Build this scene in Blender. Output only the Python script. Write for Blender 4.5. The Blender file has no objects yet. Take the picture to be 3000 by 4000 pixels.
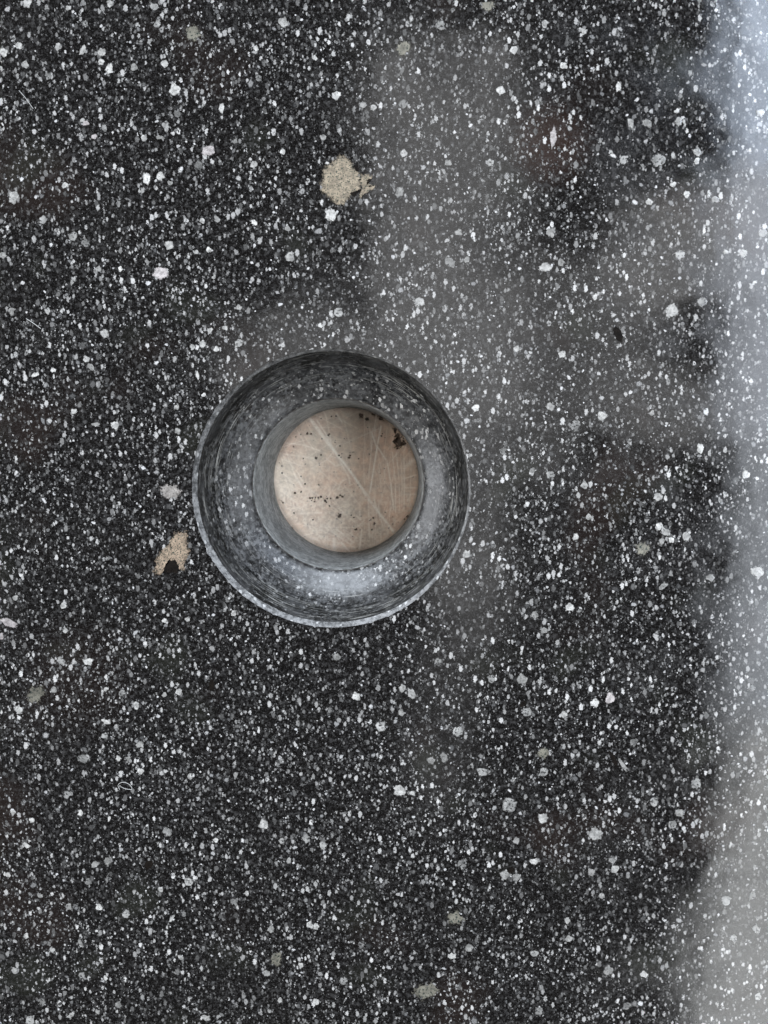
import bpy, math, random
import numpy as np
from mathutils import Vector, Matrix

random.seed(7)
RNG = np.random.default_rng(11)
SC = bpy.context.scene
COL = SC.collection

# ------------------------------------------------------------------ camera
H = 0.300                       # lens height above the slab, metres
F = 3005.0                      # focal length in photo pixels (3000 wide)
NAD = (1530.0, 1770.0)          # photo pixel straight below the lens
cam_d = bpy.data.cameras.new('camera')
cam = bpy.data.objects.new('camera', cam_d)
COL.objects.link(cam)
cam_d.sensor_fit = 'HORIZONTAL'
cam_d.sensor_width = 36.0
cam_d.lens = 36.0 * F / 3000.0
cam_d.clip_start = 0.01
cam_d.clip_end = 50.0
tilt_x = -math.atan((2000 - NAD[1]) / F)    # looks a little towards the photo's bottom
tilt_y = math.atan((1500 - NAD[0]) / F)
CAM_R = Matrix.Rotation(tilt_y, 3, 'Y').transposed() @ Matrix.Rotation(tilt_x, 3, 'X')
cam.matrix_world = Matrix.Translation((0, 0, H)) @ CAM_R.to_4x4()
cam_d.dof.use_dof = True
cam_d.dof.focus_distance = 0.312
cam_d.dof.aperture_fstop = 45.0
SC.camera = cam


def at(px, py, z=0.0):
    """point of the plane z seen at a photo pixel (3000 x 4000)"""
    d = CAM_R @ Vector(((px - 1500) / F, (2000 - py) / F, -1.0))
    t = (z - H) / d.z
    return Vector((d.x * t, d.y * t, z))


# ------------------------------------------------------------------ light
world = bpy.data.worlds.new('World')
SC.world = world
world.use_nodes = True
bg = world.node_tree.nodes['Background']
bg.inputs[0].default_value = (1.0, 1.0, 1.0, 1)
bg.inputs[1].default_value = 0.10

vs = SC.view_settings
vs.view_transform = 'Standard'
vs.look = 'None'
vs.gamma = 1.0
vs.exposure = 0.0
vs.use_curve_mapping = False
SC.cycles.max_bounces = 4
SC.cycles.diffuse_bounces = 3
SC.cycles.glossy_bounces = 2
SC.cycles.caustics_reflective = False
SC.cycles.caustics_refractive = False
SC.render.filter_size = 1.7
SC.cycles.use_denoising = True
SC.cycles.denoising_input_passes = 'RGB_ALBEDO_NORMAL'
SC.cycles.denoising_prefilter = 'FAST'
SC.cycles.use_adaptive_sampling = True
SC.cycles.adaptive_threshold = 0.02


def ceiling_lamp(name, x0, y0, x1, y1, rad, color=(1, 1, 1), h=2.2, rot=0.0, shape='RECTANGLE'):
    """soft opening overhead; its mirror image in the polished stone covers that
    rectangle of the slab (metres / 1e-4 relative to the photo)"""
    k = 1 + h / H
    p0, p1 = at(x0, y0), at(x1, y1)
    c = (p0 + p1) * 0.5 * k
    sx, sy = abs(p1.x - p0.x) * k, abs(p1.y - p0.y) * k
    ld = bpy.data.lights.new(name, 'AREA')
    ld.shape = shape
    ld.size, ld.size_y = sx, sy
    ld.energy = rad * math.pi * sx * sy * (1.0 if shape == 'RECTANGLE' else math.pi / 4)
    ld.color = color
    lo = bpy.data.objects.new(name, ld)
    COL.objects.link(lo)
    lo.location = (c.x, c.y, h)
    lo.rotation_euler = (0, 0, math.radians(rot))
    return lo


def window_or_fill(name, loc_, width, height, rad, color, yaw):
    """upright lamp for a window or added fill; yaw = direction it faces, degrees from +X"""
    ld = bpy.data.lights.new(name, 'AREA')
    ld.shape = 'RECTANGLE'
    ld.size, ld.size_y = width, height
    ld.energy = rad * math.pi * width * height
    ld.color = color
    lo = bpy.data.objects.new(name, ld)
    COL.objects.link(lo)
    lo.location = loc_
    lo.rotation_euler = (math.radians(90), 0, math.radians(yaw - 90))
    return lo


# bright window side on the right
ceiling_lamp('window_light', 2885, -1500, 3620, 600, 25.0, (0.72, 0.83, 1.0), rot=3)
ceiling_lamp('window_light', 2860, 600, 3620, 1700, 15.0, (0.84, 0.90, 1.0), rot=1)
ceiling_lamp('window_light', 2895, 1700, 3620, 2850, 12.5, (0.86, 0.92, 1.0), rot=-1)
ceiling_lamp('window_light', 2750, 2850, 3700, 4800, 10.5, (0.98, 1.0, 1.0), rot=-9)
# pale ceiling seen past the photographer
ceiling_lamp('ceiling_light', 1450, 160, 1980, 900, 3.7, rot=1.5)
ceiling_lamp('ceiling_light', 1750, 150, 2120, 1100, 1.3, rot=4, shape='ELLIPSE')
ceiling_lamp('ceiling_light', 1450, 900, 2050, 1640, 4.1)
ceiling_lamp('ceiling_light', 1850, 950, 2300, 1900, 1.9, shape='ELLIPSE')
ceiling_lamp('ceiling_light', 850, 1200, 1560, 1640, 2.8, shape='ELLIPSE')
ceiling_lamp('ceiling_light', 1650, 1500, 1960, 2550, 3.2, rot=5, shape='ELLIPSE')
ceiling_lamp('ceiling_light', 1600, 2350, 1860, 3250, 0.9, rot=-5, shape='ELLIPSE')
ceiling_lamp('ceiling_light', 2330, 760, 2920, 1200, 4.6, rot=28, shape='ELLIPSE')
ceiling_lamp('ceiling_light', 2200, 1000, 2560, 1440, 2.2, rot=15, shape='ELLIPSE')
ceiling_lamp('ceiling_light', 2150, 1420, 2920, 1720, 3.3, rot=-14, shape='ELLIPSE')
ceiling_lamp('ceiling_light', -1500, -300, -350, 3200, 9.0, (1.0, 0.99, 0.97))  # added lamp out of view, evens the light on the hole's floor
# a window beyond the top edge, then added unseen fill lamps left and right
window_or_fill('window_or_fill', (-0.45, 2.6, 1.35), 2.2, 2.1, 15.0, (0.82, 0.90, 1.0), -90)
window_or_fill('window_or_fill', (-2.6, 0.1, 1.4), 2.6, 1.9, 6.5, (0.92, 0.95, 1.0), 0)  # added fill, brightens the right side of the countersink
window_or_fill('window_or_fill', (2.6, -0.2, 1.5), 2.2, 1.4, 3.0, (0.90, 0.94, 1.0), 180)  # added dim fill for the countersink's left side

# ------------------------------------------------------------------ node helpers


class NT:
    def __init__(self, name):
        self.m = bpy.data.materials.new(name)
        self.m.use_nodes = True
        self.t = self.m.node_tree
        self.b = self.t.nodes['Principled BSDF']

    def n(self, typ, **kw):
        nd = self.t.nodes.new(typ)
        for k, v in kw.items():
            if k in nd.inputs:
                self.set(nd, k, v)
            else:
                setattr(nd, k, v)
        return nd

    def set(self, nd, key, v):
        s = nd.inputs[key]
        if isinstance(v, bpy.types.NodeSocket):
            self.t.links.new(v, s)
        else:
            s.default_value = v

    def math(self, op, a, b=0.0, c=0.0, clamp=False):
        nd = self.t.nodes.new('ShaderNodeMath')
        nd.operation = op
        nd.use_clamp = clamp
        for i, v in enumerate((a, b, c)):
            self.set(nd, i, v)
        return nd.outputs[0]

    def mix(self, f, a, b, blend='MIX'):
        nd = self.t.nodes.new('ShaderNodeMix')
        nd.data_type = 'RGBA'
        nd.blend_type = blend
        self.set(nd, 0, f)
        for i, v in ((6, a), (7, b)):
            if not isinstance(v, bpy.types.NodeSocket) and len(v) == 3:
                v = (*v, 1)
            self.set(nd, i, v)
        return nd.outputs[2]

    def noise(self, vec, scale, detail=2.0, rough=0.5, dist=0.0):
        nd = self.n('ShaderNodeTexNoise', Scale=scale, Detail=detail, Roughness=rough, Distortion=dist)
        self.set(nd, 'Vector', vec)
        return nd

    def ramp(self, f, lo, hi, a=0.0, b=1.0):
        nd = self.t.nodes.new('ShaderNodeMapRange')
        nd.interpolation_type = 'SMOOTHSTEP'
        for k, v in (('Value', f), ('From Min', lo), ('From Max', hi), ('To Min', a), ('To Max', b)):
            self.set(nd, k, v)
        return nd.outputs['Result']

    def coords(self):
        """position in the slab: the geometry's own place, shared by all its pieces"""
        g = self.t.nodes.new('ShaderNodeNewGeometry')
        return g.outputs['Position']


def specks(t, vec, scale, dens, rmax, soft, seed):
    """irregular mineral grains: (mask, random grey)"""
    off = t.n('ShaderNodeMapping')
    t.set(off, 'Vector', vec)
    off.inputs['Location'].default_value = (seed * 0.37, seed * 0.11, seed * 0.23)
    off.inputs['Rotation'].default_value = (0.2 * seed, 0.13 * seed, 1.9 * seed)
    off.inputs['Scale'].default_value = (1.0, 0.62, 0.9)
    v = t.n('ShaderNodeTexVoronoi', Scale=scale, Randomness=1.0)
    v.feature = 'F1'
    t.set(v, 'Vector', off.outputs[0])
    sep = t.n('ShaderNodeSeparateColor')
    t.set(sep, 0, v.outputs['Color'])
    r = t.ramp(sep.outputs[0], 1 - dens, 1.0, 0.0, rmax)
    d = t.math('SUBTRACT', r, v.outputs['Distance'])
    return t.ramp(d, 0.0, soft), sep.outputs[1]


def stone_material(name, rough=0.10, streaks=False, bump=0.015, dust=0.0):
    t = NT(name)
    pos = t.coords()
    # ragged grain outlines
    wn = t.noise(pos, 1500, 2, 0.6)
    sub = t.n('ShaderNodeVectorMath', operation='SUBTRACT')
    t.set(sub, 0, wn.outputs['Color'])
    sub.inputs[1].default_value = (0.5, 0.5, 0.5)
    sc = t.n('ShaderNodeVectorMath', operation='SCALE')
    t.set(sc, 0, sub.outputs[0])
    sc.inputs['Scale'].default_value = 0.0013
    add = t.n('ShaderNodeVectorMath', operation='ADD')
    t.set(add, 0, pos)
    t.set(add, 1, sc.outputs[0])
    wp = add.outputs[0]
    # dark fine groundmass with feathery grey felt
    fine = t.noise(wp, 1700, 3, 0.65).outputs[0]
    mid = t.noise(pos, 520, 2, 0.6).outputs[0]
    broad = t.noise(pos, 26, 1, 0.55).outputs[0]
    col = t.mix(t.ramp(fine, 0.47, 0.76), (0.0019, 0.0016, 0.0015), (0.026, 0.0253, 0.0250))
    col = t.mix(t.ramp(mid, 0.49, 0.70, 0.0, 0.65), col, (0.031, 0.0303, 0.030))
    col = t.mix(t.ramp(mid, 0.46, 0.28, 0.0, 0.6), col, (0.002, 0.002, 0.002))
    # brown, green and blue casts of the rock
    br = t.noise(pos, 17, 2, 0.5)
    col = t.mix(t.ramp(br.outputs[0], 0.56, 0.72, 0.0, 0.45), col, (0.014, 0.0095, 0.008))
    gr = t.noise(wp, 31, 1, 0.5)
    col = t.mix(t.ramp(gr.outputs[0], 0.60, 0.75, 0.0, 0.35), col, (0.015, 0.016, 0.012))
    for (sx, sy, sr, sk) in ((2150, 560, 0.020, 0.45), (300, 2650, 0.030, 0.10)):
        # reddish-brown spot
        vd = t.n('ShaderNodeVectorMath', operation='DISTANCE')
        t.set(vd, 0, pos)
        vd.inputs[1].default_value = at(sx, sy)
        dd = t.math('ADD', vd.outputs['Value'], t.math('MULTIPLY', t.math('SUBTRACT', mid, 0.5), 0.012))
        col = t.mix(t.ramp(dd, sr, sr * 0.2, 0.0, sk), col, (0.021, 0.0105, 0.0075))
    if streaks:
        # honed, not polished: grey bruised felt over the dark ground
        felt = t.noise(wp, 480, 4, 0.75).outputs[0]
        hz = t.noise(pos, 70, 2, 0.6).outputs[0]
        col = t.mix(t.math('MULTIPLY', t.ramp(felt, 0.43, 0.60), t.ramp(hz, 0.34, 0.62, 0.35, 1.0)), col, (0.085, 0.086, 0.087))
    den = t.ramp(broad, 0.32, 0.66, 0.45, 1.15)
    for (s, dn, rm, soft, seed, lo, hi) in (
            (1400, 0.50, 0.60, 0.20, 1.0, 0.015, 0.13),
            (900, 0.46, 0.58, 0.16, 2.3, 0.03, 0.26),
            (560, 0.36, 0.54, 0.14, 3.1, 0.05, 0.32)):
        m, g = specks(t, wp, s, dn, rm, soft, seed)
        val = t.ramp(g, 0.0, 1.0, lo, hi * (1.3 if streaks else 1.0))
        val = t.math('MULTIPLY', val, t.ramp(fine, 0.25, 0.6, 0.6, 1.1))
        cc = t.n('ShaderNodeCombineColor')
        t.set(cc, 0, val)
        t.set(cc, 1, t.math('MULTIPLY', val, 0.985))
        t.set(cc, 2, t.math('MULTIPLY', val, 0.955))
        col = t.mix(t.math('MULTIPLY', m, den, clamp=True), col, cc.outputs[0])
    rg = t.ramp(t.noise(pos, 40, 3, 0.6).outputs[0], 0.35, 0.68, rough - 0.035, rough + 0.07)
    if streaks:
        # turning marks left by the cutter: thin rings round the hole's axis
        oc = t.n('ShaderNodeTexCoord').outputs['Object']
        sp = t.n('ShaderNodeSeparateXYZ')
        t.set(sp, 0, oc)
        rr = t.math('SQRT', t.math('ADD', t.math('MULTIPLY', sp.outputs[0], sp.outputs[0]),
                                   t.math('MULTIPLY', sp.outputs[1], sp.outputs[1])))
        an = t.math('ARCTAN2', sp.outputs[1], sp.outputs[0])
        cx = t.n('ShaderNodeCombineXYZ')
        t.set(cx, 0, t.math('MULTIPLY', an, 1.6))
        t.set(cx, 1, t.math('MULTIPLY', rr, 900.0))
        t.set(cx, 2, t.math('MULTIPLY', sp.outputs[2], 500.0))
        st = t.noise(cx.outputs[0], 1.0, 3, 0.6).outputs[0]
        stm = t.math('MULTIPLY', t.ramp(st, 0.56, 0.72), t.ramp(rr, 0.043, 0.050))
        col = t.mix(t.math('MULTIPLY', stm, 0.7), col, (0.10, 0.098, 0.09))
        stk = t.math('MULTIPLY', t.ramp(st, 0.46, 0.34), t.ramp(rr, 0.044, 0.051))
        col = t.mix(t.math('MULTIPLY', stk, 0.9), col, (0.004, 0.004, 0.004))  # dark turning marks, made heavy to darken the shaded outer wall
        col = t.mix(t.math('MULTIPLY', t.math('MULTIPLY', t.ramp(rr, 0.0485, 0.0520, 0.0, 0.95), t.ramp(felt, 0.62, 0.45, 0.45, 1.0)), t.ramp(st, 0.64, 0.50, 0.3, 1.0)), col, (0.006, 0.006, 0.0055))  # steep wall's dark reflection put into the colour, deepest towards the lip
        cx2 = t.n('ShaderNodeCombineXYZ')
        t.set(cx2, 0, t.math('MULTIPLY', an, 3.2))
        t.set(cx2, 1, t.math('MULTIPLY', rr, 2600.0))
        t.set(cx2, 2, t.math('MULTIPLY', sp.outputs[2], 900.0))
        s2 = t.noise(cx2.outputs[0], 1.0, 2, 0.6).outputs[0]
        pm = t.math('MULTIPLY', t.ramp(s2, 0.57, 0.66), t.ramp(t.noise(cx.outputs[0], 0.35, 2, 0.5).outputs[0], 0.44, 0.58))
        col = t.mix(t.math('MULTIPLY', pm, t.ramp(rr, 0.041, 0.050, 0.1, 0.85)), col, (0.24, 0.236, 0.22))
        wm, wg = specks(t, wp, 620, 0.5, 0.55, 0.15, 9.3)
        col = t.mix(t.math('MULTIPLY', wm, t.ramp(rr, 0.0485, 0.051, 0.0, 0.4)), col, (0.14, 0.138, 0.13))
        t.set(t.b, 'Specular IOR Level', t.ramp(rr, 0.0475, 0.0510, 0.5, 0.1))
        rg = t.math('ADD', rg, 0.10)
        dn = t.noise(pos, 90, 4, 0.6).outputs[0]
        col = t.mix(t.ramp(dn, 0.44, 0.70, 0.0, 0.30), col, (0.085, 0.085, 0.087))
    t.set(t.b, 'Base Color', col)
    t.set(t.b, 'Roughness', rg)
    t.b.inputs['IOR'].default_value = 1.48 if streaks else 1.36
    wv = t.n('ShaderNodeBump', Strength=1.0, Distance=0.00016)
    t.set(wv, 'Height', t.noise(pos, 42, 2, 0.55).outputs[0])
    bp = t.n('ShaderNodeBump', Strength=bump, Distance=0.0003)
    t.set(bp, 'Height', fine)
    t.set(bp, 'Normal', wv.outputs[0])
    t.set(t.b, 'Normal', bp.outputs[0])
    return t.m


def sawn_material(name, lo, hi, rings=False):
    t = NT(name)
    pos = t.coords()
    oc = t.n('ShaderNodeTexCoord').outputs['Object']
    a = t.noise(pos, 480, 4, 0.75).outputs[0]
    b = t.noise(pos, 130, 3, 0.6).outputs[0]
    c = t.math('ADD', t.math('MULTIPLY', a, 0.65), t.math('MULTIPLY', b, 0.35))
    col = t.mix(t.ramp(c, 0.40, 0.60), lo, hi)
    m, g = specks(t, pos, 620, 0.4, 0.5, 0.15, 8.0)
    col = t.mix(t.math('MULTIPLY', m, 0.55), col, (0.42, 0.42, 0.41))
    hgt = a
    if rings:
        mp = t.n('ShaderNodeMapping')
        t.set(mp, 'Vector', oc)
        mp.inputs['Scale'].default_value = (150, 150, 620)
        r = t.noise(mp.outputs[0], 1.0, 4, 0.65, 0.4).outputs[0]
        col = t.mix(t.ramp(r, 0.47, 0.32, 0, 0.85), col, (0.022, 0.023, 0.023))
        hgt = t.math('ADD', t.math('MULTIPLY', a, 0.5), r)
    t.set(t.b, 'Base Color', col)
    t.b.inputs['Roughness'].default_value = 0.75
    bp = t.n('ShaderNodeBump', Strength=0.5, Distance=0.0004)
    t.set(bp, 'Height', hgt)
    t.set(t.b, 'Normal', bp.outputs[0])
    return t.m


def ragged(t, scale=1000, k=1.5):
    """grain borders fray out into the groundmass"""
    at_ = t.n('ShaderNodeAttribute', attribute_name='core')
    nz = t.noise(t.coords(), scale, 3, 0.7).outputs[0]
    v = t.math('ADD', at_.outputs['Fac'], t.math('MULTIPLY', t.math('SUBTRACT', nz, 0.5), k))
    t.set(t.b, 'Alpha', t.ramp(v, 0.02, 0.52))


def set_core(me, vals):
    a = me.attributes.new('core', 'FLOAT', 'POINT')
    a.data.foreach_set('value', vals)


def grain_material(name, base, dark, pit=0.5, scale=1800, rough=0.14, spread=0.35, bump=0.03):
    """pale mineral: mottled with tiny dark pores, brightness differs from grain to grain"""
    t = NT(name)
    pos = t.coords()
    n1 = t.noise(pos, scale, 3, 0.65).outputs[0]
    n2 = t.noise(pos, scale * 0.3, 3, 0.6).outputs[0]
    col = t.mix(t.ramp(n2, 0.3, 0.7), tuple(c * 0.48 for c in base), base)
    col = t.mix(t.ramp(n1, 0.47, 0.39, 0, pit), col, dark)
    oi = t.n('ShaderNodeObjectInfo')
    k = t.ramp(oi.outputs['Random'], 0, 1, 1 - spread, 1 + spread)
    vm = t.n('ShaderNodeVectorMath', operation='SCALE')
    t.set(vm, 0, col)
    t.set(vm, 'Scale', k)
    t.set(t.b, 'Base Color', vm.outputs[0])
    t.b.inputs['Roughness'].default_value = rough
    t.b.inputs['IOR'].default_value = 1.36
    ragged(t)
    bp = t.n('ShaderNodeBump', Strength=bump, Distance=0.0002)
    t.set(bp, 'Height', n1)
    t.set(t.b, 'Normal', bp.outputs[0])
    return t.m


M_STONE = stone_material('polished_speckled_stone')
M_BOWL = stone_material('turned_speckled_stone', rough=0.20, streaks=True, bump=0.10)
M_SAWN = sawn_material('sawn_grey_stone', (0.10, 0.104, 0.102), (0.26, 0.266, 0.26), rings=True)
M_EDGE = sawn_material('ground_stone_edge', (0.035, 0.035, 0.035), (0.17, 0.17, 0.168))
M_PALE = grain_material('pale_grain', (0.285, 0.281, 0.268), (0.055, 0.053, 0.05), pit=0.6, scale=1200)
M_GREY = grain_material('grey_grain', (0.20, 0.198, 0.19), (0.012, 0.012, 0.012), pit=0.95, scale=1000)
M_PINK = grain_material('pinkish_grain', (0.27, 0.25, 0.245), (0.08, 0.073, 0.07), pit=0.5)
M_BEIGE = grain_material('beige_inclusion', (0.195, 0.160, 0.115), (0.012, 0.02, 0.013), pit=0.95, scale=1700, rough=0.4, spread=0.03, bump=0.5)
M_PEACH = grain_material('peach_inclusion', (0.22, 0.168, 0.122), (0.016, 0.024, 0.018), pit=0.95, scale=1500, rough=0.35, spread=0.03, bump=0.4)
M_OLIVE = grain_material('olive_inclusion', (0.12, 0.114, 0.093), (0.009, 0.015, 0.013), pit=0.95, scale=1000, rough=0.25, spread=0.2)
M_ASH = grain_material('ash_inclusion', (0.22, 0.205, 0.19), (0.05, 0.046, 0.042), pit=0.7, scale=1300, spread=0.02)
M_DARK = grain_material('dark_pit', (0.006, 0.0045, 0.0035), (0.002, 0.002, 0.002), rough=0.6, spread=0.1)
M_DARK.node_tree.nodes['Principled BSDF'].inputs['Specular IOR Level'].default_value = 0.08

# ------------------------------------------------------------------ mesh helpers


def mesh_obj(name, verts, faces, mat, parent=None, smooth=False):
    me = bpy.data.meshes.new(name)
    me.from_pydata([tuple(v) for v in verts], [], [tuple(f) for f in faces])
    me.update()
    if smooth:
        me.polygons.foreach_set('use_smooth', [True] * len(me.polygons))
    me.materials.append(mat)
    o = bpy.data.objects.new(name, me)
    COL.objects.link(o)
    if parent is not None:
        o.parent = parent
    return o


# ------------------------------------------------------------------ the slab
THICK = 0.0920
HC = at(1298, 1909)             # axis of the hole
R_LIP = 0.0551
R_BORE = 0.0368
SEG = 384

slab = bpy.data.objects.new('stone_slab', None)
COL.objects.link(slab)
slab.location = (HC.x, HC.y, -THICK)
slab['label'] = 'black speckled polished stone slab with a round countersunk hole'
slab['category'] = 'stone slab'
slab['kind'] = 'thing'
BASE = Vector((0, 0, THICK))    # slab-local height of the polished face


def loc(v):
    return (v[0] - HC.x, v[1] - HC.y, v[2] + THICK)


# profile of the cut, from the lip down: (radius, depth)
CH_R, CH_Z = 0.0530, -0.0026
PROF = [(CH_R, CH_Z), (0.0527, -0.0080), (0.0522, -0.0130), (0.0512, -0.0175), (0.0496, -0.0210), (0.0474, -0.0240),
        (0.0449, -0.0264), (0.0424, -0.0282), (0.0400, -0.0298), (0.0384, -0.0309), (0.0374, -0.0319), (0.0370, -0.0332)]


def spline(pts, n=6):
    out = []
    for i in range(len(pts) - 1):
        p0 = pts[max(i - 1, 0)]
        p1, p2 = pts[i], pts[i + 1]
        p3 = pts[min(i + 2, len(pts) - 1)]
        for k in range(n):
            t = k / n
            out.append(tuple(0.5 * ((2 * b) + (c - a) * t + (2 * a - 5 * b + 4 * c - d) * t * t + (3 * b - a - 3 * c + d) * t ** 3)
                             for a, b, c, d in zip(p0, p1, p2, p3)))
    out.append(pts[-1])
    return out


def wob(a, seed, amp):
    return amp * sum(math.sin(a * k + seed * (k + 1.7)) / k ** 0.55 for k in (2, 3, 5, 9, 14, 23, 37)) / 3.0


def lathe(name, prof, mat, jitter=None, smooth=True):
    vs, fs = [], []
    n = len(prof)
    for i, (r, z) in enumerate(prof):
        for s in range(SEG):
            a = 2 * math.pi * s / SEG
            dr, dz = jitter(a, i / (n - 1)) if jitter else (0, 0)
            vs.append(((r + dr) * math.cos(a), (r + dr) * math.sin(a), z + dz + THICK))
    for i in range(n - 1):
        for s in range(SEG):
            s2 = (s + 1) % SEG
            fs.append((i * SEG + s, i * SEG + s2, (i + 1) * SEG + s2, (i + 1) * SEG + s))
    return mesh_obj(name, vs, fs, mat, slab, smooth)


# the ground edge is broad at the photo's bottom and left, thin at the right, nearly gone at the top
def edge_w(a):
    return 0.0004 + 0.0013 * (0.5 + 0.5 * math.cos(a - math.radians(225))) ** 0.9


NICKS = [(random.uniform(0, 2 * math.pi), random.uniform(0.008, 0.022), random.uniform(0.0002, 0.0006)) for _ in range(18)]


def nick(a):
    v = 0.0
    for c, w, d in NICKS:
        e = (a - c + math.pi) % (2 * math.pi) - math.pi
        v += d * math.exp(-(e / w) ** 2)
    return v


lip_w = lambda a: nick(a) + wob(a, 1.0, 0.00026) + wob(a * 3, 6.0, 0.00016) + edge_w(a) - 0.0017
ch_w = lambda a: wob(a, 2.2, 0.00016) + 0.0004

# polished face, outer sides and underside with the hole through them
X0, X1, Y0, Y1 = -0.55, 0.50, -0.62, 0.60
vs, fs = [], []


def ring(fn, z):
    i0 = len(vs)
    for s in range(SEG):
        a = 2 * math.pi * s / SEG
        x, y = fn(a)
        vs.append((x, y, z + THICK))
    return i0


def rect_pt(a):
    c, s = math.cos(a), math.sin(a)
    k = min((X1 / c) if c > 1e-9 else (X0 / c if c < -1e-9 else 9), (Y1 / s) if s > 1e-9 else (Y0 / s if s < -1e-9 else 9))
    return c * k, s * k


def lerp_pt(f):
    def g(a):
        r = R_LIP + lip_w(a)
        x, y = rect_pt(a)
        return (r * math.cos(a)) * (1 - f) + x * f, (r * math.sin(a)) * (1 - f) + y * f
    return g


ids = [ring(lerp_pt(f), 0.0) for f in (0, 0.02, 0.1, 0.3, 0.6, 1.0)]
ids.append(ring(rect_pt, -THICK + 0.0004))
ids.append(ring(lambda a: (R_BORE * math.cos(a), R_BORE * math.sin(a)), -THICK + 0.0004))
for a, b in zip(ids[:-1], ids[1:]):
    for s in range(SEG):
        s2 = (s + 1) % SEG
        fs.append((a + s, b + s, b + s2, a + s2))
mesh_obj('polished_face', vs, fs, M_STONE, slab)

edge = [(R_LIP, 0.0), (R_LIP - 0.0002, -0.00008), (0.0541, -0.0011), (CH_R + 0.0004, -0.0021), (CH_R, CH_Z)]
lathe('rim_edge', edge, M_EDGE,
      lambda a, f: (lip_w(a) * (1 - f) + ch_w(a) * f + (wob(a * 3, 4.0, 0.00012) if 0 < f < 1 else 0), 0.0))
lathe('countersink', spline(PROF), M_BOWL, lambda a, f: (ch_w(a) * max(0, 1 - f * 3), wob(a, 5.0, 0.00012) * f * (1 - f) * 4))
bore_prof = [(R_BORE + 0.0002, -0.0332), (R_BORE - 0.0001, -0.0339)] + [(R_BORE, -0.035 - k * (THICK - 0.0355) / 24) for k in range(25)]
lathe('bore_wall', bore_prof, M_SAWN, lambda a, f: (wob(a, 7 + 3 * f, 0.00010), 0))

# ------------------------------------------------------------------ mineral grains set in the polished face


def grain_mesh(name, seed, rough=0.28, n=11, spikes=0.0):
    r = random.Random(seed)
    pts = []
    for k in range(n):
        a = 2 * math.pi * (k + r.uniform(-0.3, 0.3)) / n
        q = 1 + r.uniform(-rough, rough)
        if spikes and r.random() < spikes:
            q *= r.choice((0.6, 1.35))
        pts.append((q * math.cos(a), q * math.sin(a)))
    vs = [(0, 0, 0.00005)] + [(x * 0.62, y * 0.62, 0.00005) for x, y in pts] + [(x * 1.22, y * 1.22, 0.00003) for x, y in pts]
    fs = []
    for k in range(n):
        k2 = (k + 1) % n
        fs.append((0, 1 + k, 1 + k2))
        fs.append((1 + k, 1 + n + k, 1 + n + k2, 1 + k2))
    me = bpy.data.meshes.new(name)
    me.from_pydata(vs, [], fs)
    me.update()
    set_core(me, [1.0] * (1 + n) + [0.0] * n)
    return me


GRAINS = {}
for key, mat in (('p', M_PALE), ('g', M_GREY), ('k', M_PINK), ('o', M_OLIVE), ('d', M_DARK)):
    GRAINS[key] = []
    for i in range(9):
        me = grain_mesh('grain', ord(key) * 10 + i,
                        0.22 if key != 'o' else 0.34, 11 if i % 3 else 8, 0.0 if i % 3 else 0.2)
        me.materials.append(mat)
        GRAINS[key].append(me)

# seen grains: x, y, radius in the enlarged view, optional second radius, kind
V_A = (0, 0, 0.7836)        # view offset and scale to photo pixels
V_B = (0, 2267, 0.7836)
V_C = (1300, 0, 1.0247)
V_D = (1300, 1900, 1.0247)
SEEN = []


def seen(view, text):
    ox, oy, s = view
    for tok in text.split():
        kind = 'p'
        if tok[-1].isalpha():
            kind, tok = tok[-1], tok[:-1]
        q = [float(v) for v in tok.split(',')]
        r1 = q[2] * s
        r2 = (q[3] if len(q) > 3 else q[2]) * s
        SEEN.append((ox + q[0] * s, oy + q[1] * s, r1, r2, kind))


seen(V_A, '137,12,22 548,20,16 768,33,25g 340,40,14 145,82,12 425,120,16g 785,120,20g 1410,110,24 1430,72,12 95,228,18 17,260,22 290,232,18 '
     '415,250,12,28 507,260,20 505,308,15 545,340,22 125,322,18 240,380,20g 670,335,18 822,318,18 1275,240,14 1190,235,12 1507,175,13 '
     '1568,288,14 1055,380,12 870,447,26 1105,540,12,24 600,543,12 825,630,25g 715,688,16 800,685,20,10 1170,705,14 1205,765,10 1035,750,30k '
     '990,828,25g 730,890,20,28 800,878,20 845,912,16 328,922,20 705,950,18g 70,975,22 65,1000,18 1610,685,16 1265,820,18 1410,755,14 '
     '1268,625,12 365,1175,24g 425,1215,26g 1008,1100,15 1080,1095,20g 1270,1110,16 1390,1175,12 1435,1140,14 215,1095,25g 845,1222,24 '
     '680,1235,9,18 690,1285,18,8 975,1255,16g 1040,1245,14 1445,1280,22 1540,1300,12 800,1362,34k 1065,1383,14 1225,1455,12 1280,1445,12 '
     '490,1340,14 600,1340,14 365,1395,12,24g 15,1272,16 60,1550,18 140,1558,10 237,1550,18g 1190,1532,14 1045,1645,14 1125,1635,18 520,1663,20 '
     '1595,1620,16 430,1790,16 455,1830,20 175,1868,20,10 265,1845,14 985,1870,9,20 880,1915,12 1015,1970,14 1080,1740,14 960,1730,14 '
     '1010,1715,18 370,2050,16 575,2120,22 480,2115,22,10 885,2150,16 880,2030,14 430,615,16k 520,640,18g 470,680,14k 410,600,14g '
     '1190,1710,26g 1290,390,18g 885,565,20g 1640,1085,26')
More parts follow.
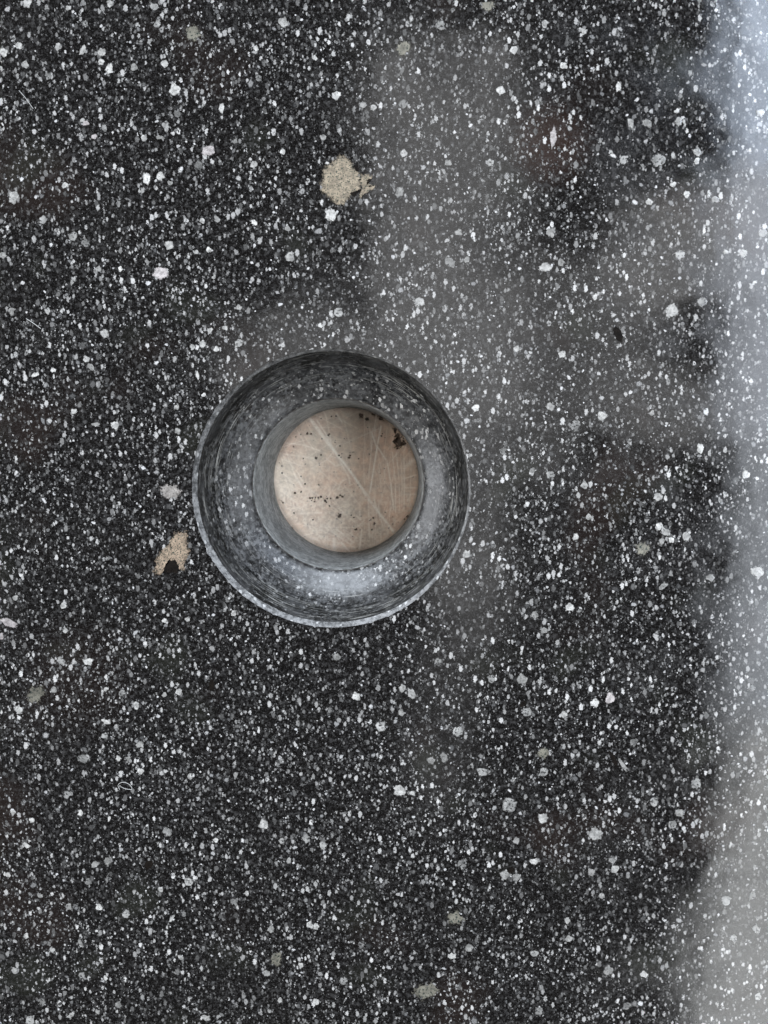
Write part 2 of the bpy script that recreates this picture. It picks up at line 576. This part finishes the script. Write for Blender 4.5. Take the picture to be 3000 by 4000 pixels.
seen(V_B, '75,88,14 45,210,42,20k 5,280,18k 530,45,18,9 185,130,12 315,125,16 540,125,10 820,200,14 860,165,8 935,195,14 1165,165,16 1080,120,8 '
     '325,245,20g 430,265,12 435,405,26,18 305,395,24g 835,455,12 530,540,16 605,560,24g 890,555,18 820,570,14 680,625,20 95,645,22 '
     '270,545,14,20 530,705,26,11 520,775,20g 700,820,20 790,860,12 410,890,28g 640,885,16 590,890,14 700,950,16 520,962,8 920,885,12 975,830,12 '
     '1015,945,12 945,975,18 1000,1020,12 1240,1050,12 1175,975,14,24 335,1070,24g 400,1160,16 160,1195,16 65,1155,14 130,1320,22,13 325,1275,12 '
     '540,1290,12 545,1190,10,18 315,1350,12 835,1255,28g 925,1070,12 1315,1215,26 1525,1290,26g 1405,1300,18g 1610,1320,24g 1075,1295,14 '
     '1440,1395,16 475,1415,24,14 535,1400,20 40,1468,14 940,1505,26g 195,1570,18 495,1630,18 345,1625,22g 625,1660,28g 440,1500,20g 670,1550,16 '
     '800,1540,16 855,1685,9,22 765,1650,9,20 1165,1600,24g 1230,1560,14 1075,1690,12 1545,1715,20 1575,1725,18 1350,1740,20 405,1810,13,28 '
     '130,1770,16 260,1840,20g 73,1945,18 525,1980,14 410,1970,20g 590,2115,18 210,2100,24g 350,2170,20,12 155,2190,30g 485,2150,14 900,1880,16 '
     '1330,1960,18 1210,1880,16 1500,1920,16 1025,2180,22 1395,2090,14 1575,2100,18 1055,520,14,30d 745,1010,12d 740,1420,18,26d')
seen(V_C, '810,90,14 955,122,12 690,190,16 415,95,22g 880,250,15 1090,330,9,20 1135,470,12,18 1200,470,20,13 1320,460,16 1310,425,12 640,345,16 '
     '270,395,20g 115,400,12 155,410,12 15,362,16 990,355,10 1390,580,16 1388,612,12 1295,705,14 1205,770,14 270,585,14 440,620,14 600,620,16g '
     '255,730,20 480,885,14 830,885,16 810,1020,24,15 870,1000,14 1000,1130,12 445,1000,24g 510,990,12 1630,430,16 1460,760,14 1350,740,12 '
     '1325,970,20g 1500,960,12 1565,965,16 1640,890,18 1290,1185,26 1410,1150,20g 330,1150,24g 20,1190,20g 875,1350,14 830,1550,18 925,1620,26g '
     '545,1555,14 1025,1585,18 1215,1575,12 960,1850,16 830,1810,18g 1575,1810,16 975,1970,12 925,2050,16 1245,2005,16 1240,1895,16 840,525,11,36k '
     '1245,610,28g 1110,610,20g 700,1330,12 1085,1275,14,26d 1400,1710,14,20 650,1720,16g 760,1790,14g')
seen(V_D, '510,258,16 905,460,16 770,490,14 665,560,10 805,550,14 720,735,20 605,735,18g 735,690,10 265,770,16 300,790,14,22 90,800,18 15,650,14 '
     '185,915,24g 475,930,24g 260,860,14 400,665,14g 1000,825,18 1055,810,24k 880,870,14 740,860,22g 1145,975,20g 1070,1040,8,40d 1105,1060,8,30p '
     '425,1035,18 375,1045,14 570,1090,24g 800,1090,22g 675,1215,32g 255,1160,22 305,1170,14 800,1265,20 1320,1245,18 1295,1290,20g 1225,1205,20g '
     '1385,1130,24g 1000,1325,28 1095,1335,8 700,1350,14 490,1440,20g 1065,1425,14 1075,1460,18 655,1480,20 700,1490,16 680,1462,14d 765,1430,16 '
     '985,1470,16 1025,1560,12 520,1760,18 455,1790,16 895,1655,14 900,1725,16 1050,1845,20 1185,1860,16 770,1780,18g 45,1885,20g 1120,1980,20g '
     '790,2000,20g 1525,1725,20g 1620,330,24 1615,1690,20g 1620,1945,18g 1500,1580,22g 1595,770,16g 1600,1560,20g 1440,350,16 1260,380,20,9 '
     '1345,190,16 1270,175,22g 1255,210,12 1290,205,12 895,510,10d 725,830,14d')
SEEN.sort(key=lambda q: -q[2] * q[3])
spare = []
n_part = 0
for (px, py, r1, r2, kind) in SEEN:
    p = at(px, py)
    rl = math.hypot(p.x - HC.x, p.y - HC.y)
    if rl < R_LIP + 0.0022:
        continue
    if n_part >= 290:
        spare.append((p, (r1 + r2) / 2))
        continue
    o = bpy.data.objects.new('mineral_grain', random.choice(GRAINS[kind]))
    COL.objects.link(o)
    o.parent = slab
    q = loc(p)
    o.location = (q[0], q[1], q[2] + 0.000002 * (n_part % 12))
    f = 0.95e-4 if kind != 'g' else 0.85e-4
    if r1 == r2:
        e = random.uniform(0.78, 1.0)
        o.scale = (r1 * f, r1 * f * e, 1)
        o.rotation_euler = (0, 0, random.uniform(0, 6.28))
    else:
        o.scale = (r1 * f, r2 * f, 1)
        o.rotation_euler = (0, 0, random.uniform(-0.6, 0.6))
    n_part += 1

# the many smaller grains: one mass of flat chips, grey differs from chip to chip
CHIP = NT('small_grain_mass')
att = CHIP.n('ShaderNodeAttribute', attribute_name='grain_grey')
cpos = CHIP.coords()
cn = CHIP.noise(cpos, 2200, 3, 0.65).outputs[0]
vm = CHIP.n('ShaderNodeVectorMath', operation='SCALE')
CHIP.set(vm, 0, att.outputs['Color'])
CHIP.set(vm, 'Scale', CHIP.ramp(cn, 0.3, 0.6, 0.55, 1.1))
core_at = CHIP.n('ShaderNodeAttribute', attribute_name='core')
core_v = CHIP.math('ADD', core_at.outputs['Fac'], CHIP.math('MULTIPLY', CHIP.math('SUBTRACT', cn, 0.5), 0.8))
CHIP.set(CHIP.b, 'Base Color', CHIP.mix(CHIP.ramp(core_v, 0.10, 0.50), (0.010, 0.010, 0.010), vm.outputs[0]))
CHIP.b.inputs['Roughness'].default_value = 0.14
CHIP.b.inputs['IOR'].default_value = 1.36


N = 31000
xs = RNG.uniform(-0.24, 0.24, N)
ys = RNG.uniform(-0.30, 0.26, N)
rad = np.clip(RNG.lognormal(math.log(0.00045), 0.42, N), 0.0002, 0.0015)
cv, cf, cg, core = [], [], [], []
cl = RNG.random((64, 64))


def cluster(x, y):
    u, v = (x + 0.3) * 95, (y + 0.3) * 95
    i, j = int(u), int(v)
    a, b = u - i, v - j
    g = lambda p, q: cl[p % 64, q % 64]
    return (g(i, j) * (1 - a) + g(i + 1, j) * a) * (1 - b) + (g(i, j + 1) * (1 - a) + g(i + 1, j + 1) * a) * b


for x, y, r in zip(xs, ys, rad):
    if math.hypot(x - HC.x, y - HC.y) < R_LIP + 0.0012 + r:
        continue
    kc = cluster(x, y)
    if random.random() > 0.15 + 1.3 * kc:
        continue
    n = random.choice((6, 7, 8, 9))
    e = random.uniform(0.5, 1.0)
    th = random.uniform(0, math.pi)
    ct, st = math.cos(th), math.sin(th)
    i0 = len(cv)
    z = 0.00002 + random.uniform(0, 0.000018)
    cv.append(loc((x, y, z)))
    core.append(random.uniform(0.8, 1.3))
    for k in range(n):
        a = 2 * math.pi * (k + random.uniform(-0.3, 0.3)) / n
        q = r * random.uniform(0.8, 1.45)
        u, v = q * math.cos(a), q * e * math.sin(a)
        cv.append(loc((x + u * ct - v * st, y + u * st + v * ct, z)))
        core.append(0.0)
    g = min(0.33, 0.03 + random.expovariate(1 / (0.07 + 0.06 * kc)))
    w = random.uniform(0.0, 0.05)
    for k in range(n):
        cf.append((i0, i0 + 1 + k, i0 + 1 + (k + 1) % n))
        cg.append((g, g * (1 - w * 0.4), g * (1 - w), 1))
chips = mesh_obj('small_mineral_grains', cv, cf, CHIP.m, slab)
ca = chips.data.color_attributes.new('grain_grey', 'FLOAT_COLOR', 'CORNER')
flat = []
for poly, g in zip(chips.data.polygons, cg):
    flat.extend(list(g) * poly.loop_total)
ca.data.foreach_set('color', flat)
set_core(chips.data, core)
chips['kind'] = 'stuff'

# ------------------------------------------------------------------ large inclusions


def inclusion(name, outline, mat, label=None, z=0.00009, rough=3.0, sub=4, hard=1.0):
    """irregular flush patch traced round its ragged border; border points in photo pixels"""
    pts = [Vector((x, y)) for x, y in outline]
    c = sum(pts, Vector((0, 0))) / len(pts)
    border = []
    for i in range(len(pts)):
        a, b = pts[i], pts[(i + 1) % len(pts)]
        for k in range(sub):
            q = a.lerp(b, k / sub)
            border.append(q + Vector((random.uniform(-rough, rough), random.uniform(-rough, rough))))
    n = len(border)
    vs = [loc(at(c.x, c.y) + Vector((0, 0, z)))]
    for f, zz in ((0.55, z), (0.86, z), (1.12, 0.00004)):
        for q in border:
            p = at(*(c + (q - c) * f))
            vs.append(loc((p.x, p.y, zz)))
    fs = [(0, 1 + (k + 1) % n, 1 + k) for k in range(n)]
    for l in range(2):
        for k in range(n):
            k2 = (k + 1) % n
            a = 1 + l * n
            fs.append((a + k, a + k2, a + n + k2, a + n + k))
    o = mesh_obj(name, vs, fs, mat, slab)
    set_core(o.data, [1.0] * (1 + n) + [hard * 0.5] * n + [0.0] * n)
    if label:
        o['label'] = label
    return o


def px(view, pts):
    ox, oy, s = view
    return [(ox + x * s, oy + y * s) for x, y in pts]


VI = (1200, 500, 400 / 1659)
inclusion('beige_inclusion', px(VI, [(520, 455), (610, 480), (690, 540), (740, 630), (800, 720), (870, 790), (850, 900), (880, 980), (800, 1040), (730, 1070),
                                    (650, 1150), (600, 1220), (530, 1235), (450, 1200), (350, 1120), (250, 1030), (230, 930), (260, 820),
                                    (260, 700), (310, 610), (440, 530)]), M_BEIGE, 'large beige pitted inclusion above the hole')
inclusion('beige_inclusion', px(VI, [(870, 770), (1000, 750), (1060, 820), (1010, 860), (960, 880), (1080, 930), (1110, 930), (1050, 1000), (960, 1050), (900, 1090),
                                    (860, 1130), (830, 1080), (900, 990), (870, 900)]), M_BEIGE, 'jagged beige spur beside the large inclusion')
for q in ([(760, 590), (820, 610), (850, 690), (800, 710), (770, 660)], [(960, 850), (1030, 820), (1040, 850), (980, 890)], [(700, 1060), (790, 1020), (860, 990), (880, 1020), (790, 1090), (730, 1110)],
          [(990, 935), (1035, 930), (1040, 955), (1000, 960)]):
    inclusion('dark_pit', px(VI, q), M_DARK, z=0.00013, rough=3)
inclusion('pale_inclusion', px(VI, [(300, 1330), (400, 1310), (480, 1360), (470, 1430), (430, 1510), (350, 1480), (290, 1440)]), M_PALE)
VJ = (500, 2000, 400 / 1659)
inclusion('peach_inclusion', px(VJ, [(760, 350), (880, 340), (950, 330), (955, 480), (970, 600), (975, 690), (920, 770), (905, 850), (905, 950), (820, 930),
                                    (790, 830), (700, 790), (650, 800), (600, 880), (560, 990), (490, 1000), (410, 930), (480, 830), (460, 760),
                                    (520, 680), (560, 620), (650, 540), (700, 440)]), M_PEACH, 'peach coloured inclusion left of the hole', rough=4)
inclusion('dark_pit', px(VJ, [(680, 780), (770, 790), (820, 880), (820, 960), (750, 1000), (660, 980), (570, 940), (620, 860)]), M_DARK,
          'dark pit at the foot of the peach inclusion', z=0.00012, rough=4)
inclusion('pale_inclusion', [(625, 1900), (660, 1890), (690, 1900), (712, 1925), (690, 1950), (655, 1950), (630, 1930)], M_ASH, rough=6, hard=0.5)
for pts, mat in (
        ([(1560, 160), (1595, 150), (1605, 185), (1580, 220), (1555, 225), (1550, 190)], M_OLIVE),
        ([(1880, 5), (1930, 0), (1935, 30), (1905, 45), (1880, 35)], M_OLIVE),
        ([(1620, 3860), (1690, 3835), (1725, 3860), (1700, 3890), (1650, 3905), (1610, 3890)], M_OLIVE),
        ([(1745, 3565), (1790, 3555), (1815, 3590), (1790, 3615), (1750, 3610)], M_OLIVE),
        ([(2480, 2130), (2520, 2110), (2545, 2140), (2520, 2175), (2490, 2165)], M_OLIVE),
        ([(2100, 2925), (2140, 2915), (2155, 2940), (2130, 2965), (2095, 2955)], M_OLIVE),
        ([(120, 2680), (165, 2670), (178, 2700), (150, 2745), (110, 2750), (105, 2715)], M_OLIVE),
        ([(1060, 3730), (1095, 3715), (1105, 3750), (1080, 3780), (1055, 3765)], M_OLIVE),
        ([(720, 110), (770, 95), (790, 140), (760, 165), (725, 150)], M_OLIVE)):
    inclusion('faint_inclusion', pts, mat, rough=6, hard=0.25)

# ------------------------------------------------------------------ lint lying on the stone
M_LINT = NT('lint').m
M_LINT.node_tree.nodes['Principled BSDF'].inputs['Base Color'].default_value = (0.26, 0.26, 0.25, 1)


def fibre(pts, rad, label, cat='lint'):
    w = [at(x, y) for x, y in pts]
    o_xy = w[0]
    vs, fs = [], []
    dense = spline([(p.x - o_xy.x, p.y - o_xy.y) for p in w], 5)
    n = 5
    for i, (x, y) in enumerate(dense):
        x2, y2 = dense[min(i + 1, len(dense) - 1)]
        x1, y1 = dense[max(i - 1, 0)]
        tx, ty = x2 - x1, y2 - y1
        l = math.hypot(tx, ty) or 1
        nx, ny = -ty / l, tx / l
        for k in range(n):
            a = 2 * math.pi * k / n
            vs.append((x + nx * rad * math.cos(a), y + ny * rad * math.cos(a), rad + rad * math.sin(a)))
    for i in range(len(dense) - 1):
        for k in range(n):
            k2 = (k + 1) % n
            fs.append((i * n + k, i * n + k2, (i + 1) * n + k2, (i + 1) * n + k))
    o = mesh_obj('lint_fibre', vs, fs, M_LINT, None, True)
    o.location = (o_xy.x, o_xy.y, 0.00008)
    o['label'] = label
    o['category'] = cat
    return o


fibre([(468, 3083), (462, 3066), (478, 3055), (500, 3060), (515, 3075), (512, 3083), (490, 3080), (475, 3074)], 0.00012,
      'tiny white looped fibre lying on the stone below the hole')
fibre([(103, 1245), (130, 1262), (160, 1284)], 0.00014, 'short straight white fibre near the left edge of the stone')
fibre([(75, 355), (100, 383), (130, 425)], 0.00011, 'longer thin pale fibre near the top left corner')

# ------------------------------------------------------------------ floor seen through the hole
ZF = -THICK
FC = at(1355, 1876, ZF)


def vnoise(x, y, seed):
    r = np.random.default_rng(seed)
    tab = r.random((256, 256))
    xi, yi = np.floor(x).astype(int), np.floor(y).astype(int)
    fx, fy = x - xi, y - yi
    fx, fy = fx * fx * (3 - 2 * fx), fy * fy * (3 - 2 * fy)
    g = lambda a, b: tab[a % 256, b % 256]
    return (g(xi, yi) * (1 - fx) + g(xi + 1, yi) * fx) * (1 - fy) + (g(xi, yi + 1) * (1 - fx) + g(xi + 1, yi + 1) * fx) * fy


def fbm(x, y, seed, oct=4, gain=0.55):
    v, a, t = 0, 1, 0
    for o in range(oct):
        v = v + a * vnoise(x * 2 ** o + 17 * o, y * 2 ** o + 5 * o, seed + o)
        t += a
        a *= gain
    return v / t


NG, HALF = 440, 0.0425
ax = np.linspace(-HALF, HALF, NG)
GX, GY = np.meshgrid(ax, ax)
VZ = (1000, 1500, 700 / 1659)


def fl(x, y):
    p = at(VZ[0] + x * VZ[2], VZ[1] + y * VZ[2], ZF)
    return p.x - FC.x, p.y - FC.y


f1 = fbm(GX * 60 + 40, GY * 60 + 40, 1)
f2 = fbm(GX * 300 + 90, GY * 300 + 90, 2)
f3 = fbm(GX * 1300 + 90, GY * 1300 + 90, 3, 3, 0.7)
f4 = fbm(GX * 900 + 30, GY * 900 + 80, 5, 4, 0.7)
c_gr = np.array([0.43, 0.368, 0.295])
c_pk = np.array([0.46, 0.318, 0.228])
c_dk = np.array([0.38, 0.262, 0.205])
wpk = np.clip((GX / HALF) * 0.55 + 0.45 + (f1 - 0.5) * 1.6, 0, 1)[..., None]
C = c_gr * (1 - wpk) + c_pk * wpk
wdk = np.clip((-GX * 0.45 + GY) / HALF * 0.8 - 0.30 + (f1 - 0.5) * 0.8, 0, 1)[..., None]
C = C * (1 - wdk) + c_dk * wdk
C = 1.55 * C * (0.74 + 0.52 * f2)[..., None] * (0.88 + 0.24 * f4)[..., None]
Z = (f3 - 0.5) * 0.00002 + (f2 - 0.5) * 0.00006


def seg_d(ax_, ay_, bx, by, wig=0.0, seed=0):
    dx, dy = bx - ax_, by - ay_
    l2 = dx * dx + dy * dy + 1e-12
    t = np.clip(((GX - ax_) * dx + (GY - ay_) * dy) / l2, 0, 1)
    return np.hypot(GX - ax_ - t * dx, GY - ay_ - t * dy), t


def scratch(p, q, w, s, depth=0.00006):
    global C, Z
    (x0, y0), (x1, y1) = p, q
    w = w * 1.35
    d, t = seg_d(x0, y0, x1, y1)
    d = d + (f4 - 0.5) * w * 1.4
    s = min(1.0, s * 1.35)
    brk = np.clip((f4 - 0.30) * 4.5, 0, 1)
    m = np.clip(1.15 - d / w, 0, 1) * s * (0.35 + 0.65 * brk) * np.clip(np.minimum(t, 1 - t) * 12 + 0.2, 0, 1)
    C = C * (1 - m[..., None]) + np.array([1.0, 0.91, 0.79]) * m[..., None]
    Z = Z - m * depth


MM = 0.001
for pts, w, s in (
        ([(490, 310), (640, 520), (850, 770), (1030, 1050), (1290, 1390)], 0.62, 0.75),
        ([(520, 330), (700, 580), (900, 850), (1060, 1060)], 0.4, 0.55),
        ([(560, 330), (700, 540)], 0.4, 0.5),
        ([(640, 470), (770, 700), (860, 860), (870, 930)], 0.45, 0.45),
        ([(1160, 380), (1125, 560), (1050, 1030)], 0.42, 0.75),
        ([(1060, 430), (1110, 560), (1215, 720), (1245, 900), (1275, 1170)], 0.38, 0.6),
        ([(1080, 400), (1065, 640), (1040, 900)], 0.3, 0.4),
        ([(1260, 620), (1290, 900), (1292, 1200)], 0.3, 0.5),
        ([(1300, 640), (1325, 900), (1330, 1180)], 0.3, 0.4),
        ([(1370, 680), (1375, 900), (1370, 1170)], 0.32, 0.5),
        ([(1340, 640), (1350, 850), (1350, 1150)], 0.25, 0.35),
        ([(980, 1340), (955, 1560)], 0.38, 0.6), ([(785, 1460), (870, 1555)], 0.4, 0.5), ([(740, 1340), (910, 1470)], 0.4, 0.5),
        ([(350, 820), (430, 960)], 0.45, 0.5), ([(380, 810), (450, 930)], 0.3, 0.4), ([(265, 545), (420, 560), (600, 620)], 0.4, 0.4),
        ([(235, 645), (560, 690)], 0.4, 0.35), ([(740, 260), (800, 360)], 0.4, 0.5), ([(380, 1200), (620, 1190)], 0.5, 0.4),
        ([(500, 790), (660, 700), (760, 560)], 0.35, 0.35), ([(1040, 1040), (1045, 1240), (1050, 1430)], 0.4, 0.45),
        ([(1090, 1060), (1180, 1330)], 0.4, 0.4), ([(1360, 880), (1490, 840)], 0.4, 0.4), ([(1370, 960), (1500, 960)], 0.4, 0.4),
        ([(1370, 1020), (1490, 1020)], 0.35, 0.4), ([(1360, 790), (1470, 690)], 0.9, 0.4), ([(720, 1420), (725, 1560)], 1.0, 0.55),
        ([(960, 1170), (970, 1260), (930, 1220)], 0.4, 0.5), ([(630, 1320), (880, 1490)], 0.4, 0.4), ([(640, 680), (740, 760), (800, 740)], 0.4, 0.4),
        ([(760, 980), (790, 900), (840, 880)], 0.35, 0.35)):
    for a, b in zip(pts[:-1], pts[1:]):
        scratch(fl(*a), fl(*b), w * MM, s)
for k in range(300):
    cx, cy = random.uniform(-0.038, 0.038), random.uniform(-0.038, 0.038)
    if cx > 0.008:
        an = random.gauss(1.5, 0.25)
    else:
        an = random.choice((random.gauss(-0.9, 0.35), random.gauss(-0.45, 0.4), random.gauss(0.7, 0.5)))
    l = random.uniform(0.002, 0.011)
    scratch((cx - l * math.cos(an), cy - l * math.sin(an)), (cx + l * math.cos(an), cy + l * math.sin(an)),
            random.uniform(0.13, 0.26) * MM, random.uniform(0.08, 0.40), 0.00003)
# pale scuffs in the lower left
sc = np.clip((f4 - 0.47) * 6, 0, 1) * np.clip(0.55 - (GY + GX * 0.3) / HALF * 0.8, 0, 1)
C = C * (1 - 0.6 * sc[..., None]) + np.array([0.88, 0.78, 0.65]) * 0.6 * sc[..., None]


def pit(x, y, r, col=(0.030, 0.018, 0.011), s=0.95, depth=0.0007, ey=1.0):
    global C, Z
    cx, cy = fl(x, y)
    rr = r * VZ[2] * 1.2e-4
    d = np.hypot(GX - cx, (GY - cy) / ey) / rr + (f4 - 0.5) * 2.6 + (f2 - 0.5) * 1.0
    m = np.clip((1.08 - d) * 4, 0, 1) * s
    C = C * (1 - m[..., None]) + np.array(col) * m[..., None]
    Z = Z - m * depth


BR = (0.045, 0.024, 0.012)
for a in ((1330, 535, 48, BR), (1285, 525, 26, BR), (1310, 480, 24, BR), (1370, 555, 24, BR), (1285, 415, 18, BR), (1290, 440, 14), (1160, 320, 24, BR), (1100, 285, 13), (1130, 295, 10),
          (1080, 278, 9), (970, 285, 22, (0.10, 0.06, 0.04)), (1030, 322, 12), (475, 460, 10), (507, 460, 8), (555, 685, 10), (600, 655, 9),
          (770, 665, 11), (785, 680, 8), (950, 692, 7), (240, 826, 9), (295, 832, 6), (415, 1000, 8), (360, 1010, 8), (455, 925, 9), (415, 855, 8),
          (500, 1060, 11), (520, 1056, 10), (545, 1056, 9), (515, 1080, 10), (540, 1088, 9), (475, 1085, 6), (490, 1110, 6), (510, 1128, 6), (575, 1055, 10), (600, 1045, 10),
          (640, 1080, 10), (660, 1062, 9), (652, 1095, 8), (690, 1060, 7), (750, 1050, 12), (780, 1030, 9), (800, 1042, 10), (820, 1030, 7), (680, 1130, 9), (250, 1097, 10), (350, 1195, 7),
          (772, 1217, 16), (925, 1345, 11), (1075, 1350, 8), (1405, 1225, 14), (1375, 1252, 7), (905, 1235, 9), (880, 1215, 7), (525, 1255, 10, (0.12, 0.08, 0.06)),
          (1065, 1260, 14, (0.12, 0.08, 0.07)), (1100, 1290, 13, (0.12, 0.08, 0.07)), (1085, 1245, 12, (0.12, 0.08, 0.07)), (610, 508, 8), (680, 460, 10, (0.12, 0.08, 0.06)), (670, 475, 8),
          (735, 520, 8), (730, 540, 6), (775, 575, 6), (840, 500, 7), (815, 505, 6), (1160, 480, 8), (1170, 460, 7), (600, 320, 9, (0.14, 0.09, 0.07)),
          (697, 300, 9), (740, 295, 8), (870, 660, 10, (0.14, 0.1, 0.07)), (900, 630, 11, (0.14, 0.1, 0.07)), (860, 680, 9), (215, 730, 6), (235, 760, 6), (630, 1412, 7),
          (345, 580, 8, (0.16, 0.1, 0.08)), (1090, 1090, 6), (655, 935, 6), (580, 935, 7), (435, 690, 5), (350, 935, 8, (0.16, 0.11, 0.09)), (1190, 890, 5)):
    pit(*a)
for k in range(110):
    pit(random.uniform(170, 1500), random.uniform(220, 1540), random.uniform(3.5, 7), (0.12, 0.08, 0.055), random.uniform(0.4, 0.8), 0.0002)

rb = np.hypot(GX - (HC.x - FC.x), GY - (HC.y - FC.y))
edge_brown = np.clip((rb - 0.0346 + (f1 - 0.5) * 0.004 + (f4 - 0.5) * 0.003) / 0.0022, 0, 1)[..., None] * 0.55
C = C * (1 - edge_brown) + np.array([0.20, 0.15, 0.115]) * edge_brown  # floor browner in a ring along the bore wall
V = np.stack([GX, GY, Z], -1).reshape(-1, 3)
idx = np.arange(NG * NG).reshape(NG, NG)
Q = np.stack([idx[:-1, :-1], idx[:-1, 1:], idx[1:, 1:], idx[1:, :-1]], -1).reshape(-1, 4)
B = 0.9
ov = np.array([(-B, -B, 0), (B, -B, 0), (B, B, 0), (-B, B, 0)])
cr = [idx[0, 0], idx[0, -1], idx[-1, -1], idx[-1, 0]]
o0 = NG * NG
OQ = np.array([(o0 + k, o0 + (k + 1) % 4, cr[(k + 1) % 4], cr[k]) for k in range(4)])
me = bpy.data.meshes.new('floor')
me.from_pydata(np.vstack([V, ov]).tolist(), [], np.vstack([Q, OQ]).tolist())
me.update()
me.polygons.foreach_set('use_smooth', [True] * len(me.polygons))
cattr = me.color_attributes.new('wear', 'FLOAT_COLOR', 'POINT')
cc = np.vstack([np.concatenate([np.clip(C, 0.005, 0.95).reshape(-1, 3), np.ones((NG * NG, 1))], 1), np.tile([0.38, 0.30, 0.23, 1.0], (4, 1))])
cattr.data.foreach_set('color', cc.ravel())
FM = NT('worn_beige_floor')
fa = FM.n('ShaderNodeAttribute', attribute_name='wear')
fp = FM.coords()
fn = FM.noise(fp, 1500, 3, 0.6).outputs[0]
fv = FM.n('ShaderNodeVectorMath', operation='SCALE')
FM.set(fv, 0, fa.outputs['Color'])
FM.set(fv, 'Scale', FM.ramp(fn, 0.3, 0.7, 0.93, 1.06))
FM.set(FM.b, 'Base Color', fv.outputs[0])
FM.b.inputs['Roughness'].default_value = 0.55
me.materials.append(FM.m)
floor = bpy.data.objects.new('floor', me)
COL.objects.link(floor)
floor.location = (FC.x, FC.y, ZF)
floor['kind'] = 'structure'
floor['label'] = 'scratched beige surface seen through the hole'
floor['category'] = 'floor'
